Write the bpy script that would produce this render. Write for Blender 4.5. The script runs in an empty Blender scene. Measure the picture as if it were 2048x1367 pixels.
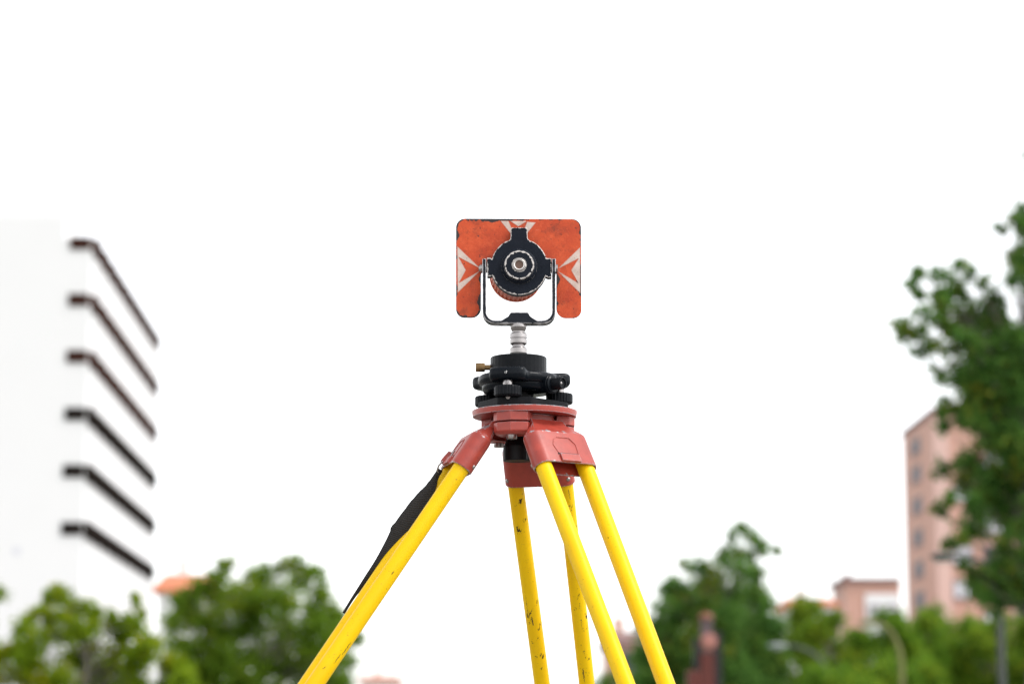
import bpy, math, random
import numpy as np
from mathutils import Vector, Matrix

# ------------------------------------------------------------------ scene, camera, world, sun, exposure
scene = bpy.context.scene
col = scene.collection
random.seed(7)

EYE = 0.92
FPX = 85.0 / 36.0 * 2048.0
PITCH = math.atan(815.0 / FPX)
cam_d = bpy.data.cameras.new('camera')
cam = bpy.data.objects.new('camera', cam_d)
col.objects.link(cam)
cam.location = (0, 0, EYE)
cam.rotation_euler = (math.radians(90) + PITCH, 0, 0)
cam_d.lens = 85.0
cam_d.sensor_width = 36.0
cam_d.clip_start = 0.05
cam_d.clip_end = 6000
cam_d.dof.use_dof = True
cam_d.dof.focus_distance = 3.72
cam_d.dof.aperture_fstop = 4.4
cam_d.dof.aperture_blades = 0
scene.camera = cam

SUN_EL, SUN_AZ = math.radians(52), math.radians(112)     # high on the right, a little behind the camera; azimuth clockwise from +Y
world = bpy.data.worlds.new('World')
scene.world = world
world.use_nodes = True
wn, wl = world.node_tree.nodes, world.node_tree.links
wn.clear()
wo = wn.new('ShaderNodeOutputWorld')
wb = wn.new('ShaderNodeBackground')
sky = wn.new('ShaderNodeTexSky')
sky.sky_type = 'NISHITA'
sky.sun_disc = False
sky.sun_elevation = SUN_EL
sky.sun_rotation = SUN_AZ
sky.air_density = 1.0
sky.dust_density = 1.0
sky.ozone_density = 1.0
hs = wn.new('ShaderNodeHueSaturation')          # thin white overcast: the sky keeps its brightness, little of its blue
hs.inputs['Saturation'].default_value = 0.10
wl.new(sky.outputs[0], hs.inputs['Color'])
wl.new(hs.outputs[0], wb.inputs['Color'])
wb.inputs['Strength'].default_value = 0.15
wl.new(wb.outputs[0], wo.inputs['Surface'])

sd = bpy.data.lights.new('sun', 'SUN')
sd.energy = 0.7
sd.angle = math.radians(14)
sd.color = (1.0, 0.965, 0.92)
sun = bpy.data.objects.new('sun', sd)
col.objects.link(sun)
sdir = Vector((math.sin(SUN_AZ) * math.cos(SUN_EL), math.cos(SUN_AZ) * math.cos(SUN_EL), math.sin(SUN_EL)))
sun.rotation_euler = sdir.to_track_quat('Z', 'Y').to_euler()
sun.location = (5, -5, 12)

scene.view_settings.view_transform = 'Standard'
scene.view_settings.look = 'None'
scene.view_settings.gamma = 1.0
scene.view_settings.use_curve_mapping = False
scene.view_settings.exposure = 1.2
scene.cycles.max_bounces = 8
scene.cycles.transparent_max_bounces = 8

# ------------------------------------------------------------------ helpers
Y0 = 3.72
K = 0.00078                      # metres for one photograph pixel at the tripod
RIGHT = Vector((1, 0, 0))
UP = Vector((0, -math.sin(PITCH), math.cos(PITCH)))
FWD = Vector((0, math.cos(PITCH), math.sin(PITCH)))


def P(px, py, Y):
    """world point on the vertical plane at distance Y that the photograph shows at px, py"""
    d = RIGHT * ((px - 1024.0) / FPX) + UP * (-(py - 683.5) / FPX) + FWD
    return Vector((0, 0, EYE)) + d * (Y / d.y)


def W(px, py, dp=0.0):
    return P(px, py, Y0 + dp * K)


def empty(name, loc, label, cat, group=None):
    o = bpy.data.objects.new(name, None)
    col.objects.link(o)
    o.location = loc
    o.empty_display_size = 0.1
    o['label'] = label
    o['category'] = cat
    if group:
        o['group'] = group
    return o


def origin_of(p):
    o = Vector((0, 0, 0))
    while p is not None:
        o += p.location
        p = p.parent
    return o


def mesh(name, verts, faces, mat, parent=None, smooth=35, bevel=0, seg=2, kind=None, edge=None):
    org = origin_of(parent)
    me = bpy.data.meshes.new(name)
    me.from_pydata([tuple(Vector(v) - org) for v in verts], [], faces)
    me.validate()
    me.update()
    if smooth:
        me.polygons.foreach_set('use_smooth', [True] * len(me.polygons))
        me.set_sharp_from_angle(angle=math.radians(smooth))
    if edge is not None:
        at = me.attributes.new('edge', 'FLOAT', 'POINT')
        at.data.foreach_set('value', edge)
    me.materials.append(mat)
    o = bpy.data.objects.new(name, me)
    col.objects.link(o)
    o.parent = parent
    if bevel:
        b = o.modifiers.new('bevel', 'BEVEL')
        b.width = bevel
        b.segments = seg
        b.limit_method = 'ANGLE'
        b.angle_limit = math.radians(35)
        b.harden_normals = False
    if kind:
        o['kind'] = kind
    return o


def inset(pts, d):
    """offset a closed outline lying in an XZ plane inwards by d"""
    n = len(pts)
    area = sum(pts[i].x * pts[(i + 1) % n].z - pts[(i + 1) % n].x * pts[i].z for i in range(n))
    sg = 1 if area > 0 else -1
    out = []
    for i in range(n):
        a = (pts[i] - pts[i - 1]).normalized()
        b = (pts[(i + 1) % n] - pts[i]).normalized()
        na, nb = Vector((-a.z, 0, a.x)) * sg, Vector((-b.z, 0, b.x)) * sg
        m = na + nb
        m = m.normalized() if m.length > 1e-6 else na
        out.append(pts[i] + m * (d / max(.55, m.dot(na))))
    return out


def faced_prism(name, pts, depth, d, mat, parent, side=0.6, ch=0.0004, smooth=25, rim=1.0):
    """plate with a front face whose rim carries the wear attribute: 1 at the outline, 0 at distance d inside"""
    back = Vector((0, depth, 0))
    cv = Vector((0, ch, 0))
    n = len(pts)
    i0, i1 = inset(pts, ch), inset(pts, d)
    rings = [([p + back for p in pts], side), ([p + cv for p in pts], side), ([p + cv for p in pts], rim), (i0, rim), (i1, 0.0)]
    v, e, f = [], [], []
    for r, val in rings:
        v += r
        e += [val] * n
    for a, b in ((0, 1), (2, 3), (3, 4)):
        for i in range(n):
            j = (i + 1) % n
            f.append((a * n + i, a * n + j, b * n + j, b * n + i))
    f.append(tuple(range(4 * n, 5 * n)))
    f.append(tuple(reversed(range(n))))
    me = mesh(name, v, f, mat, parent, smooth=smooth, edge=e)
    return me


class MB:
    def __init__(s):
        s.v, s.f = [], []

    def add(s, v, f):
        n = len(s.v)
        s.v += [Vector(a) for a in v]
        s.f += [tuple(i + n for i in a) for a in f]
        return s

    def box(s, c, half, ax=None):
        ax = ax or (Vector((1, 0, 0)), Vector((0, 1, 0)), Vector((0, 0, 1)))
        c = Vector(c)
        v = [c + ax[0] * (half[0] * a) + ax[1] * (half[1] * b) + ax[2] * (half[2] * d)
             for d in (-1, 1) for b in (-1, 1) for a in (-1, 1)]
        return s.add(v, [(0, 2, 3, 1), (4, 5, 7, 6), (0, 1, 5, 4), (2, 6, 7, 3), (0, 4, 6, 2), (1, 3, 7, 5)])

    def loft(s, rings, cap0=True, cap1=True, close=True):
        n = len(rings[0])
        v = [p for r in rings for p in r]
        f = []
        for k in range(len(rings) - 1):
            for i in range(n if close else n - 1):
                j = (i + 1) % n
                f.append((k * n + i, k * n + j, (k + 1) * n + j, (k + 1) * n + i))
        if cap0:
            f.append(tuple(reversed(range(n))))
        if cap1:
            f.append(tuple(range((len(rings) - 1) * n, len(rings) * n)))
        return s.add(v, f)

    def lathe(s, o, axis, prof, segs=48, rmod=None, cap0=True, cap1=True):
        s.e = [p[2] if len(p) > 2 else 0.0 for p in prof for _ in range(segs)]
        prof = [p[:2] for p in prof]
        o, a = Vector(o), Vector(axis).normalized()
        x = a.orthogonal().normalized()
        y = a.cross(x)
        rings = []
        for r, h in prof:
            ring = []
            for i in range(segs):
                t = 2 * math.pi * i / segs
                rr = r * (rmod(i) if rmod else 1)
                ring.append(o + a * h + x * (rr * math.cos(t)) + y * (rr * math.sin(t)))
            rings.append(ring)
        return s.loft(rings, cap0, cap1)

    def tube(s, pts, radii, segs=10):
        pts = [Vector(p) for p in pts]
        rings = []
        n = len(pts)
        ref = None
        for i, p in enumerate(pts):
            a = (pts[min(i + 1, n - 1)] - pts[max(i - 1, 0)]).normalized()
            x = (ref - a * ref.dot(a)).normalized() if ref else a.orthogonal().normalized()
            ref = x
            y = a.cross(x)
            r = radii[i] if isinstance(radii, (list, tuple)) else radii
            rings.append([p + x * (r * math.cos(2 * math.pi * k / segs)) + y * (r * math.sin(2 * math.pi * k / segs)) for k in range(segs)])
        return s.loft(rings)

    def prism(s, outline, off):
        """outline: world points in order, off: extrusion vector"""
        off = Vector(off)
        return s.loft([outline, [p + off for p in outline]])

    def build(s, name, mat, parent=None, **k):
        return mesh(name, s.v, s.f, mat, parent, **k)


def round_poly(pts, segs=7):
    """pts: (x, y, radius) -> rounded outline"""
    out = []
    n = len(pts)
    for i in range(n):
        x, y, r = pts[i]
        p = Vector((x, y))
        if r <= 0:
            out.append((x, y))
            continue
        a = Vector(pts[i - 1][:2]) - p
        b = Vector(pts[(i + 1) % n][:2]) - p
        ang = a.angle(b)
        a.normalize(); b.normalize()
        d = r / math.tan(ang / 2)
        c = p + (a + b).normalized() * (r / math.sin(ang / 2))
        s, e = p + a * d - c, p + b * d - c
        a0, a1 = math.atan2(s.y, s.x), math.atan2(e.y, e.x)
        da = (a1 - a0 + math.pi) % (2 * math.pi) - math.pi
        for k in range(segs + 1):
            t = a0 + da * k / segs
            out.append((c.x + r * math.cos(t), c.y + r * math.sin(t)))
    return out


# ------------------------------------------------------------------ materials
def new_mat(name):
    m = bpy.data.materials.new(name)
    m.use_nodes = True
    nt = m.node_tree
    return m, nt, nt.nodes['Principled BSDF']


def nd(nt, kind, **k):
    n = nt.nodes.new('ShaderNode' + kind)
    for a, b in k.items():
        if a.startswith('i_'):
            n.inputs[a[2:].replace('_', ' ')].default_value = b
        else:
            setattr(n, a, b)
    return n


def noise(nt, scale, detail=4, rough=0.55, vec=None, stretch=None):
    tc = nd(nt, 'TexCoord')
    src = tc.outputs['Object']
    if stretch:
        mp = nd(nt, 'Mapping')
        mp.inputs['Scale'].default_value = stretch
        nt.links.new(src, mp.inputs['Vector'])
        src = mp.outputs[0]
    n = nd(nt, 'TexNoise')
    n.inputs['Scale'].default_value = scale
    n.inputs['Detail'].default_value = detail
    n.inputs['Roughness'].default_value = rough
    nt.links.new(src, n.inputs['Vector'])
    return n.outputs['Fac']


def ramp(nt, src, a, b, ca=(0, 0, 0, 1), cb=(1, 1, 1, 1)):
    r = nd(nt, 'ValToRGB')
    r.color_ramp.elements[0].position = a
    r.color_ramp.elements[1].position = b
    r.color_ramp.elements[0].color = ca
    r.color_ramp.elements[1].color = cb
    nt.links.new(src, r.inputs['Fac'])
    return r.outputs['Color']


def mixc(nt, fac, a, b):
    m = nd(nt, 'MixRGB')
    for s, v in (('Fac', fac), ('Color1', a), ('Color2', b)):
        if isinstance(v, (tuple, float, int)):
            m.inputs[s].default_value = v if not isinstance(v, tuple) else (v + (1,) if len(v) == 3 else v)
        else:
            nt.links.new(v, m.inputs[s])
    return m.outputs[0]


def math_(nt, op, a, b=None):
    m = nd(nt, 'Math', operation=op)
    for i, v in enumerate((a, b)):
        if v is None:
            continue
        if isinstance(v, (int, float)):
            m.inputs[i].default_value = v
        else:
            nt.links.new(v, m.inputs[i])
    return m.outputs[0]


def bump(nt, bs, src, strength=0.2, dist=0.001):
    b = nd(nt, 'Bump')
    b.inputs['Strength'].default_value = strength
    b.inputs['Distance'].default_value = dist
    nt.links.new(src, b.inputs['Height'])
    nt.links.new(b.outputs[0], bs.inputs['Normal'])


def edge_mask(nt, radius, nscale, lo, hi, namp=1.0, samples=6, patchy=0):
    """wear along the edges of a thing: where the rounded normal leaves the true normal, broken up by noise"""
    bv = nd(nt, 'Bevel')
    bv.samples = samples
    bv.inputs['Radius'].default_value = radius
    ge = nd(nt, 'NewGeometry')
    vm = nd(nt, 'VectorMath', operation='DOT_PRODUCT')
    nt.links.new(bv.outputs[0], vm.inputs[0])
    nt.links.new(ge.outputs['True Normal'], vm.inputs[1])
    e = math_(nt, 'SUBTRACT', 1.0, vm.outputs['Value'])
    e = math_(nt, 'MULTIPLY', e, 5.0)
    at = nd(nt, 'Attribute', attribute_name='edge')
    e = math_(nt, 'MAXIMUM', math_(nt, 'MINIMUM', e, 1.0), at.outputs['Fac'])
    n = math_(nt, 'MULTIPLY', math_(nt, 'SUBTRACT', noise(nt, nscale, 5, 0.62), 0.5), 2.2 * namp)
    n2 = math_(nt, 'ADD', e, math_(nt, 'MULTIPLY', n, 0.55))
    if patchy:
        n2 = math_(nt, 'ADD', n2, math_(nt, 'MULTIPLY', math_(nt, 'SUBTRACT', noise(nt, patchy, 2), 0.53), 2.0))
    return ramp(nt, n2, lo, hi)


def paint(name, base, dark, rough=0.45, chip=None, chip_r=0.0012, chip_scale=500, chip_lo=0.5, chip_hi=0.6,
          vscale=40, chip_amp=1.0, spots=None, spot_scale=300, spot_lo=0.70, spec=0.5, bscale=900, bstr=0.15, chip_metal=0.0):
    m, nt, bs = new_mat(name)
    c = mixc(nt, ramp(nt, noise(nt, vscale, 6, 0.6), 0.35, 0.7), base, dark)
    if spots:
        c = mixc(nt, ramp(nt, noise(nt, spot_scale, 3, 0.6), spot_lo, spot_lo + 0.04), c, spots)
    if chip:
        mk = edge_mask(nt, chip_r, chip_scale, chip_lo, chip_hi, chip_amp)
        c = mixc(nt, mk, c, chip)
        if chip_metal:
            nt.links.new(math_(nt, 'MULTIPLY', mk, chip_metal), bs.inputs['Metallic'])
    nt.links.new(c, bs.inputs['Base Color'])
    rr = math_(nt, 'ADD', math_(nt, 'MULTIPLY', noise(nt, vscale * 3, 4), 0.25), rough - 0.12)
    nt.links.new(rr, bs.inputs['Roughness'])
    bs.inputs['Specular IOR Level'].default_value = spec
    bump(nt, bs, noise(nt, bscale, 4, 0.6), bstr, 0.0006)
    return m


def simple(name, base, rough=0.5, metal=0.0, spec=0.5, var=0.0, vscale=20, bscale=None, bstr=0.1, bdist=0.001):
    m, nt, bs = new_mat(name)
    if var:
        c = mixc(nt, noise(nt, vscale, 5, 0.6), tuple(x * (1 - var) for x in base), tuple(min(1, x * (1 + var)) for x in base))
        nt.links.new(c, bs.inputs['Base Color'])
    else:
        bs.inputs['Base Color'].default_value = base + (1,)
    bs.inputs['Roughness'].default_value = rough
    bs.inputs['Metallic'].default_value = metal
    bs.inputs['Specular IOR Level'].default_value = spec
    if bscale:
        bump(nt, bs, noise(nt, bscale, 4), bstr, bdist)
    return m


M = {}
# orange target plate: weathered paint, dark bare edge, grime and nicks
def plate_mat():
    m, nt, bs = new_mat('orange_plate_paint')
    c = mixc(nt, ramp(nt, noise(nt, 26, 6, 0.62), 0.38, 0.66), (0.60, 0.082, 0.024), (0.47, 0.056, 0.019))
    c = mixc(nt, ramp(nt, noise(nt, 90, 6, 0.7), 0.50, 0.80), c, (0.70, 0.115, 0.038))
    grime = ramp(nt, noise(nt, 42, 8, 0.78), 0.52, 0.72)
    c = mixc(nt, math_(nt, 'MULTIPLY', grime, 0.75), c, (0.17, 0.04, 0.022))
    c = mixc(nt, ramp(nt, noise(nt, 210, 5, 0.65), 0.655, 0.69), c, (0.07, 0.028, 0.02))
    c = mixc(nt, math_(nt, 'MULTIPLY', ramp(nt, noise(nt, 130, 5, 0.7, stretch=(3.2, 1, .35)), 0.64, 0.70), 0.6), c, (0.16, 0.035, 0.02))
    c = mixc(nt, math_(nt, 'MULTIPLY', ramp(nt, noise(nt, 150, 5, 0.7, stretch=(.4, 1, 2.6)), 0.66, 0.72), 0.6), c, (0.80, 0.30, 0.20))
    mk = edge_mask(nt, 0.0004, 85, 0.66, 0.70, 1.6, 2, patchy=22)
    c = mixc(nt, mk, c, (0.045, 0.035, 0.035))
    nt.links.new(c, bs.inputs['Base Color'])
    nt.links.new(math_(nt, 'ADD', math_(nt, 'MULTIPLY', noise(nt, 120, 4), 0.3), 0.35), bs.inputs['Roughness'])
    bs.inputs['Specular IOR Level'].default_value = 0.25
    bump(nt, bs, noise(nt, 300, 6, 0.7), 0.5, 0.0008)
    return m


M['plate'] = plate_mat()
M['mark'] = paint('white_marking_paint', (0.66, 0.53, 0.46), (0.50, 0.38, 0.32), 0.5, chip=(0.50, 0.08, 0.03), chip_r=0.0016,
                  chip_scale=420, chip_lo=0.62, chip_hi=0.7, vscale=90, spots=(0.07, 0.05, 0.05), spot_scale=330, spot_lo=0.66)
M['ring'] = paint('orange_ring_plastic', (0.72, 0.17, 0.085), (0.58, 0.12, 0.06), 0.45, vscale=80)
M['black_paint'] = paint('black_crackle_paint', (0.008, 0.011, 0.018), (0.013, 0.016, 0.024), 0.55, spec=0.1, chip_amp=1.9, chip=(0.62, 0.58, 0.55), chip_r=0.0018,
                         chip_scale=210, chip_lo=0.60, chip_hi=0.66, vscale=60, spots=(0.45, 0.42, 0.40), spot_scale=520, spot_lo=0.755, bscale=1500, bstr=0.5, chip_metal=0.25)
M['yoke'] = paint('worn_black_yoke_paint', (0.009, 0.012, 0.018), (0.014, 0.017, 0.023), 0.42, spec=0.15, chip_amp=2.0, chip=(0.55, 0.53, 0.54), chip_r=0.0012,
                  chip_scale=75, chip_lo=0.45, chip_hi=0.57, vscale=60, bscale=1500, bstr=0.2, chip_metal=0.6)
M['black'] = paint('black_anodised_metal', (0.004, 0.005, 0.007), (0.007, 0.008, 0.010), 0.36, spec=0.11, vscale=120, bscale=2500, bstr=0.05)
M['body'] = paint('satin_black_tribrach_paint', (0.004, 0.006, 0.009), (0.007, 0.009, 0.012), 0.26, spec=0.12, vscale=70, bscale=2200, bstr=0.12)
M['base'] = paint('matt_black_base_paint', (0.008, 0.009, 0.011), (0.013, 0.013, 0.014), 0.5, spec=0.08, vscale=90, bscale=2200, bstr=0.1)
M['steel'] = simple('brushed_steel', (0.33, 0.31, 0.305), 0.28, 1.0, var=0.12, vscale=300)
M['ringsteel'] = simple('dull_steel', (0.40, 0.37, 0.355), 0.38, 1.0, var=0.15, vscale=300)
M['bush'] = simple('polished_steel_bush', (0.72, 0.68, 0.65), 0.35, 1.0, var=0.12, vscale=300)
M['brass'] = simple('aged_brass', (0.24, 0.155, 0.075), 0.42, 1.0, var=0.25, vscale=300)
M['bore'] = simple('rusty_bore', (0.13, 0.075, 0.055), 0.7, 0.0, var=0.4, vscale=500)
M['white_ink'] = simple('white_ink', (0.75, 0.74, 0.72), 0.5)
M['black_ink'] = simple('black_ink', (0.02, 0.02, 0.02), 0.5)
M['casting'] = paint('worn_red_cast_paint', (0.41, 0.056, 0.037), (0.31, 0.042, 0.030), 0.38, chip=(0.42, 0.42, 0.44), chip_r=0.0034, chip_scale=130,
                     chip_lo=0.58, chip_hi=0.70, chip_amp=1.5, vscale=45, spots=(0.08, 0.025, 0.025), spot_scale=300, spot_lo=0.685, bscale=700, bstr=0.22, chip_metal=0.5)
M['casting_plain'] = paint('red_cast_paint', (0.41, 0.056, 0.037), (0.31, 0.042, 0.030), 0.38, spots=(0.08, 0.025, 0.025), spot_scale=300, spot_lo=0.685, vscale=45, bscale=700, bstr=0.22)
M['rubber'] = simple('black_rubber', (0.008, 0.008, 0.009), 0.5, spec=0.2)


def rod_mat(name, lo, stretch_lo):
    m, nt, bs = new_mat(name)
    c = mixc(nt, ramp(nt, noise(nt, 12, 5, 0.6), 0.35, 0.7), (0.90, 0.585, 0.004), (0.86, 0.52, 0.004))
    c = mixc(nt, math_(nt, 'MULTIPLY', ramp(nt, noise(nt, 30, 7, 0.75, stretch=(1, 1, 0.2)), 0.52, 0.75), 0.22), c, (0.50, 0.27, 0.02))
    c = mixc(nt, ramp(nt, noise(nt, 380, 3, 0.6), 0.665, 0.71), c, (0.30, 0.17, 0.02))
    c = mixc(nt, ramp(nt, noise(nt, 75, 7, 0.72, stretch=(1, 1, 0.45)), lo, lo + 0.03), c, (0.05, 0.035, 0.01))
    nt.links.new(c, bs.inputs['Base Color'])
    nt.links.new(math_(nt, 'ADD', math_(nt, 'MULTIPLY', noise(nt, 60, 4), 0.2), 0.30), bs.inputs['Roughness'])
    bs.inputs['Specular IOR Level'].default_value = 0.18
    bump(nt, bs, noise(nt, 500, 4, 0.6, stretch=(1, 1, 0.1)), 0.08, 0.0006)
    return m


M['rod'] = rod_mat('yellow_fibreglass', 0.665, 0.3)
M['rod_scuffed'] = rod_mat('scuffed_yellow_fibreglass', 0.60, 0.3)


def strap_mat():
    m, nt, bs = new_mat('black_webbing')
    bs.inputs['Base Color'].default_value = (0.014, 0.012, 0.012, 1)
    bs.inputs['Roughness'].default_value = 0.75
    uv = nd(nt, 'UVMap')
    wv = nd(nt, 'TexWave', wave_type='BANDS', bands_direction='DIAGONAL')
    wv.inputs['Scale'].default_value = 1.0
    wv.inputs['Distortion'].default_value = 0.6
    mp = nd(nt, 'Mapping')
    mp.inputs['Scale'].default_value = (1, 1, 1)
    nt.links.new(uv.outputs[0], mp.inputs[0])
    nt.links.new(mp.outputs[0], wv.inputs['Vector'])
    c = mixc(nt, wv.outputs['Fac'], (0.005, 0.0045, 0.0045), (0.024, 0.021, 0.020))
    nt.links.new(c, bs.inputs['Base Color'])
    bump(nt, bs, wv.outputs['Fac'], 0.5, 0.0008)
    return m


M['strap'] = strap_mat()


def leaf_mat(name, c0, c1, c2, trans=0.35):
    m, nt, bs = new_mat(name)
    at = nd(nt, 'Attribute', attribute_name='leaf')
    sp = nd(nt, 'SeparateColor')
    nt.links.new(at.outputs['Color'], sp.inputs[0])
    c = mixc(nt, sp.outputs[0], c0, c1)
    c = mixc(nt, ramp(nt, sp.outputs[1], 0.62, 0.95), c, c2)
    nt.links.new(c, bs.inputs['Base Color'])
    bs.inputs['Roughness'].default_value = 0.55
    bs.inputs['Specular IOR Level'].default_value = 0.15
    tr = nd(nt, 'BsdfTranslucent')
    c2_ = mixc(nt, 0.5, c, c1)
    nt.links.new(c2_, tr.inputs['Color'])
    mx = nd(nt, 'MixShader')
    mx.inputs[0].default_value = trans
    nt.links.new(bs.outputs[0], mx.inputs[1])
    nt.links.new(tr.outputs[0], mx.inputs[2])
    nt.links.new(mx.outputs[0], nt.nodes['Material Output'].inputs['Surface'])
    return m


M['leaf_dark'] = leaf_mat('dark_green_leaf', (0.055, 0.16, 0.042), (0.17, 0.33, 0.060), (0.33, 0.29, 0.03), 0.6)
M['leaf_mid'] = leaf_mat('mid_green_leaf', (0.095, 0.185, 0.018), (0.22, 0.35, 0.030), (0.36, 0.36, 0.02), 0.55)
M['leaf_light'] = leaf_mat('light_green_leaf', (0.13, 0.22, 0.010), (0.28, 0.40, 0.02), (0.52, 0.44, 0.01), 0.55)
M['leaf_fresh'] = leaf_mat('fresh_green_leaf', (0.085, 0.185, 0.016), (0.19, 0.34, 0.030), (0.33, 0.38, 0.02), 0.5)
M['bark'] = simple('grey_bark', (0.16, 0.14, 0.12), 0.9, var=0.35, vscale=12, bscale=30, bstr=0.5, bdist=0.01)
M['white_wall'] = simple('white_render', (0.80, 0.795, 0.79), 0.85, var=0.02, vscale=0.3)
M['rail'] = simple('dark_brown_railing', (0.045, 0.020, 0.015), 0.95, spec=0.0, var=0.2, vscale=1)
M['rail_black'] = simple('dark_grey_railing', (0.020, 0.016, 0.014), 0.95, spec=0.0, var=0.2, vscale=1)
M['rail_light'] = simple('brown_handrail', (0.15, 0.08, 0.06), 0.95, spec=0.0)


def brick_mat(name, a, b, mortar):
    m, nt, bs = new_mat(name)
    tc = nd(nt, 'TexCoord')
    mp = nd(nt, 'Mapping')
    mp.inputs['Rotation'].default_value = (math.radians(90), 0, 0)
    nt.links.new(tc.outputs['Object'], mp.inputs[0])
    br = nd(nt, 'TexBrick')
    br.inputs['Color1'].default_value = a + (1,)
    br.inputs['Color2'].default_value = b + (1,)
    br.inputs['Mortar'].default_value = mortar + (1,)
    br.inputs['Scale'].default_value = 4.0
    nt.links.new(mp.outputs[0], br.inputs['Vector'])
    c = mixc(nt, math_(nt, 'MULTIPLY', noise(nt, 0.25, 5), 0.4), br.outputs['Color'], tuple(x * 0.8 for x in a))
    nt.links.new(c, bs.inputs['Base Color'])
    bs.inputs['Roughness'].default_value = 0.9
    return m


M['brick'] = brick_mat('salmon_brick', (0.60, 0.33, 0.25), (0.55, 0.29, 0.215), (0.62, 0.48, 0.42))  # brick colours paled to stand in for distance haze
M['pale_render'] = simple('pale_pink_render', (0.62, 0.38, 0.30), 0.9, var=0.05, vscale=0.3)
M['pilaster'] = simple('cream_pink_pilaster', (0.66, 0.45, 0.39), 0.9, var=0.05, vscale=0.3)
M['cornice'] = simple('dark_red_cornice', (0.22, 0.13, 0.12), 0.8, var=0.15, vscale=1)
M['frame'] = simple('grey_window_frame', (0.24, 0.21, 0.22), 0.6, spec=0.2)
M['blind'] = simple('pale_window_blind', (0.66, 0.66, 0.70), 0.7)
M['glass'] = simple('dark_window_glass', (0.06, 0.065, 0.09), 0.4, 0.0, spec=0.15)
M['roof_tile'] = simple('orange_roof_tile', (0.58, 0.20, 0.10), 0.85, var=0.2, vscale=2)
M['grey_metal'] = simple('grey_lamp_metal', (0.07, 0.075, 0.07), 0.5)
M['lamp_head'] = simple('grey_lamp_head', (0.26, 0.29, 0.29), 0.5)
M['lamp_glass'] = simple('pale_lamp_cover', (0.62, 0.64, 0.64), 0.25)
M['pale_metal'] = simple('sand_painted_metal', (0.21, 0.20, 0.08), 0.6, spec=0.2)
M['dark_red'] = simple('dark_red_painted_metal', (0.12, 0.020, 0.013), 0.5, var=0.3, vscale=4)
M['shade_and_bracket'] = simple('black_shade_and_bracket', (0.012, 0.010, 0.010), 0.5)  # black of the post's painted side shadow and of its bracket
M['pink_disc'] = simple('pink_disc_enamel', (0.42, 0.17, 0.14), 0.5, var=0.1, vscale=8)
M['mauve'] = simple('mauve_grey_metal', (0.12, 0.08, 0.085), 0.6, var=0.3, vscale=6)
M['orange_cap'] = simple('orange_cap_paint', (0.22, 0.075, 0.035), 0.5)


def ground_mat():
    m, nt, bs = new_mat('pale_gravel_asphalt')
    c = mixc(nt, ramp(nt, noise(nt, 0.4, 6, 0.6), 0.35, 0.7), (0.20, 0.19, 0.175), (0.15, 0.145, 0.135))
    c = mixc(nt, ramp(nt, noise(nt, 90, 4, 0.7), 0.45, 0.75), c, (0.28, 0.27, 0.25))
    nt.links.new(c, bs.inputs['Base Color'])
    bs.inputs['Roughness'].default_value = 0.92
    bump(nt, bs, noise(nt, 120, 4, 0.7), 0.5, 0.004)
    return m


M['ground'] = ground_mat()
M['lawn'] = simple('lawn_grass', (0.055, 0.095, 0.02), 0.95, var=0.5, vscale=3, bscale=40, bstr=0.8, bdist=0.03)

# ------------------------------------------------------------------ setting: ground and lawn
g = MB().add([(-3000, -3000, 0), (3000, -3000, 0), (3000, 3000, 0), (-3000, 3000, 0)], [(0, 1, 2, 3)]).build('ground', M['ground'], smooth=0)
g['kind'] = 'structure'
lw = MB().add([(-60, 24, 0.004), (60, 24, 0.004), (60, 92, 0.004), (-60, 92, 0.004)], [(0, 1, 2, 3)]).build('lawn', M['lawn'], smooth=0)
lw['kind'] = 'structure'


# ------------------------------------------------------------------ buildings
def wbox(mb, x0, x1, y0, y1, z0, z1):
    return mb.box(((x0 + x1) / 2, (y0 + y1) / 2, (z0 + z1) / 2), ((x1 - x0) / 2, (y1 - y0) / 2, (z1 - z0) / 2))


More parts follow.
